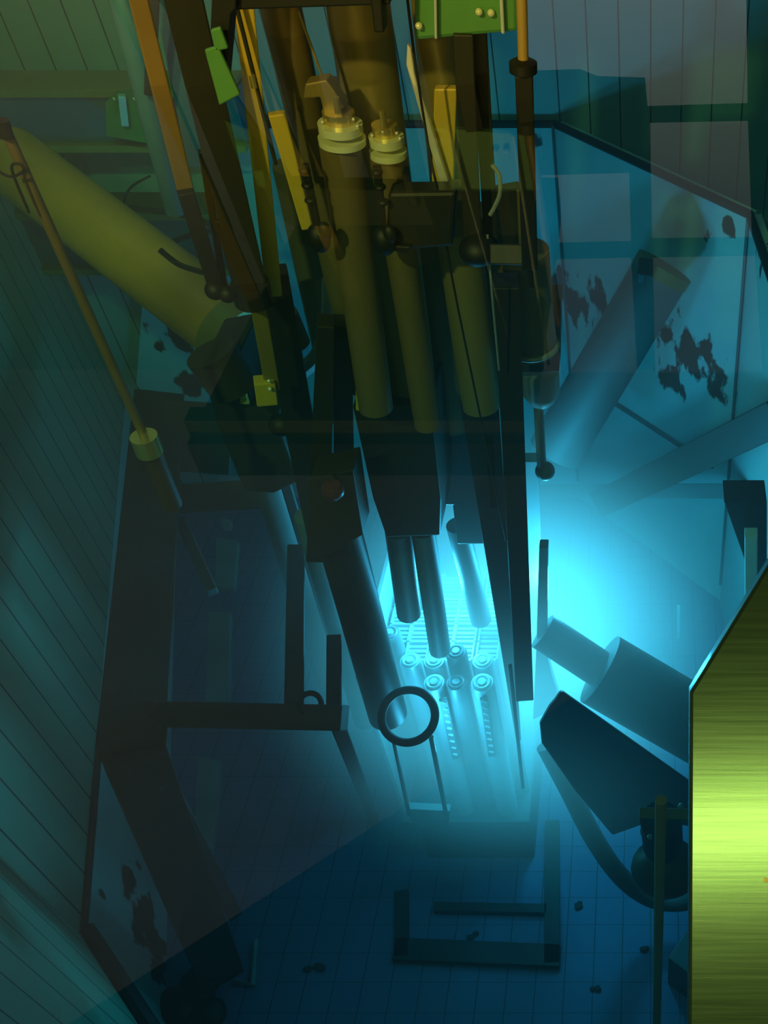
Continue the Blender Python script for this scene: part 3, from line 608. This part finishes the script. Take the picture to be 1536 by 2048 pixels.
t = thing('gate_valve', 'round mottled valve hanging below the dark beam-port housing', 'valve', P(1330, 1808, 2.0))
M['mottled'] = metal('mottled_bronze', (0.05, 0.07, 0.035), 0.5, 0.3, 0.8, 16)
ball('body', (1332, 1736, 2.0), 142, 'mottled', t, (1, 0.8, 1.0))
tube('neck', (1322, 1640, 2.0), (1326, 1690, 2.0), 84, 'dark', t)
bar('yoke', (1278, 1626, 1.97), (1420, 1630, 1.97), 22, 'brown', 0.06, t)
ball('ear', (1300, 1662, 2.0), 40, 'slate', t)
for u, v in ((1300, 1674), (1362, 1612), (1382, 1604)): ball('bolt', (u, v, 1.93), 12, 'alu', t)
a_ = P(1322, 1600, 1.62); bm = BM(); add_lathe(bm, a_, Vector((a_.x-0.005, a_.y, FZ)), [(0, 0.019), (1, 0.019)], 16); tag(obj('valve_rod', bm, 'tan', smooth=True), 'straight brown rod passing the round valve down to the floor', 'rod')
bm = BM(); add_prism(bm, [PZ(u, v, FZ+0.35) for u, v in ((1336, 1915), (1372, 1862), (1420, 1840), (1420, 1980), (1378, 1948))], Vector((0, 0, -0.35))); tag(obj('floor_wedge', bm, 'slate', bevel=0.006), 'dark wedge block on the floor beside the brushed metal panel', 'block')
t = thing('stub_pipe', 'thick grey stub pipe slanting down from the rust-stained wall', 'pipe', P(1330, 600, 4.8))
tube('barrel', (1322, 545, 4.75), (1110, 905, 4.35), 118, 'slate', t)
tube('end_ring', (1330, 532, 4.76), (1318, 552, 4.74), 122, 'brown', t)
bar('latch', (1276, 532, 4.6), (1306, 536, 4.6), 34, 'black', None, t); bar('latch_pin', (1284, 540, 4.58), (1282, 562, 4.58), 14, 'black', None, t)
tag(bar('slanted_beam', (1580, 822, 3.6), (1215, 1000, 4.6), 74, 'dark', 0.2), 'dark beam slanting from the right edge down toward the core', 'beam')
tag(bar('floor_beam', (1075, 982, 4.9), (1600, 982, 4.0), 26, 'slate', 0.1), 'long horizontal dark beam below the slanting one', 'beam')
tag(plate('equipment_box', [(1448, 1004), (1534, 1004), (1534, 1150), (1500, 1150)], 3.3, 0.15, 'dark'), 'dark box at the right edge under the horizontal beam', 'box')
tag(bar('marker_post', (1502, 1064, 3.2), (1502, 1180, 3.2), 26, 'white'), 'pale upright post in front of the dark box', 'post')
tag(bar('marker_strip', (1357, 1212, 4.2), (1357, 1275, 4.2), 6, 'white'), 'thin white upright strip on the pool floor', 'strip')

# brushed metal panel above the water, close to the camera
m, N, L, p = new_mat('brushed_metal')
tc = N.new('ShaderNodeTexCoord'); mp = N.new('ShaderNodeMapping'); mp.inputs['Scale'].default_value = (6, 220, 220); nn = N.new('ShaderNodeTexNoise'); nn.inputs['Scale'].default_value = 2.0; nn.inputs['Detail'].default_value = 4
L.new(tc.outputs['Object'], mp.inputs[0]); L.new(mp.outputs[0], nn.inputs['Vector'])
rm = N.new('ShaderNodeMapRange'); rm.inputs['To Min'].default_value = 0.14; rm.inputs['To Max'].default_value = 0.22; L.new(nn.outputs['Fac'], rm.inputs[0]); L.new(rm.outputs[0], p.inputs['Roughness'])
n3 = N.new('ShaderNodeTexNoise'); n3.inputs['Scale'].default_value = 70; n3.inputs['Detail'].default_value = 2; L.new(tc.outputs['Object'], n3.inputs['Vector'])
th = N.new('ShaderNodeMath'); th.operation = 'GREATER_THAN'; th.inputs[1].default_value = 0.73; L.new(n3.outputs['Fac'], th.inputs[0])
kk = N.new('ShaderNodeMix'); kk.data_type = 'RGBA'; kk.inputs['A'].default_value = (0.066, 0.155, 0.12, 1); kk.inputs['B'].default_value = (0.08, 0.09, 0.03, 1)  # yellow-green tint of the lamp light put into the base colour
L.new(th.outputs[0], kk.inputs['Factor']); L.new(kk.outputs['Result'], p.inputs['Base Color']); p.inputs['Metallic'].default_value = 0.75
bp = N.new('ShaderNodeBump'); bp.inputs['Strength'].default_value = 0.03; bp.inputs['Distance'].default_value = 0.0005; L.new(nn.outputs['Fac'], bp.inputs['Height']); L.new(bp.outputs[0], p.inputs['Normal'])
M['brushed'] = m
def PC(u, v, t_):
    b = (CY-v)/F_PX; c, s_ = math.cos(PITCH), math.sin(PITCH); return Vector(((u-CX)/F_PX*t_, (c+s_*b)*t_, EYE_Z+(-s_+c*b)*t_))
bm = BM(); fw = Vector((0, math.cos(PITCH), -math.sin(PITCH)))
add_prism(bm, [PC(u, v, 0.6) for u, v in ((1700, 862), (1380, 1384), (1377, 2048), (1376, 2250), (1700, 2250))], fw*0.02)
tag(obj('metal_panel', bm, 'brushed', bevel=0.002), 'brushed yellow-green metal panel with a cut corner above the water', 'panel')

# ------------------------------------------------------------------ the glow of the water round the core, its scattered halo emitted too
m, N, L, p = new_mat('cherenkov_glow_halo'); N.remove(p); out = N['Material Output']
tc = N.new('ShaderNodeTexCoord'); ln = N.new('ShaderNodeVectorMath'); ln.operation = 'LENGTH'; L.new(tc.outputs['Object'], ln.inputs[0])
def mth(op, a, b=None):
    n = N.new('ShaderNodeMath'); n.operation = op
    for i, x in enumerate((a, b)):
        if x is None: continue
        if isinstance(x, (int, float)): n.inputs[i].default_value = x
        else: L.new(x, n.inputs[i])
    return n.outputs[0]
fall = mth('MAXIMUM', mth('SUBTRACT', 1.0, ln.outputs['Value']), 0.0); fall = mth('POWER', fall, 2.6)
em = N.new('ShaderNodeEmission'); em.inputs[0].default_value = (0.21, 0.70, 0.92, 1); L.new(mth('MULTIPLY', fall, 4.6), em.inputs[1]); L.new(em.outputs[0], out.inputs['Volume'])
M['glow'] = m
bm = BM(); bmesh.ops.create_icosphere(bm, subdivisions=4, radius=1.0)
me = bpy.data.meshes.new('glowing_water'); bm.to_mesh(me); bm.free(); me.materials.append(m)
g = bpy.data.objects.new('glowing_water', me); C.objects.link(g); g.location = (-0.66, 3.2, -3.1); g.scale = (1.5, 1.4, 1.4); g['kind'] = 'structure'
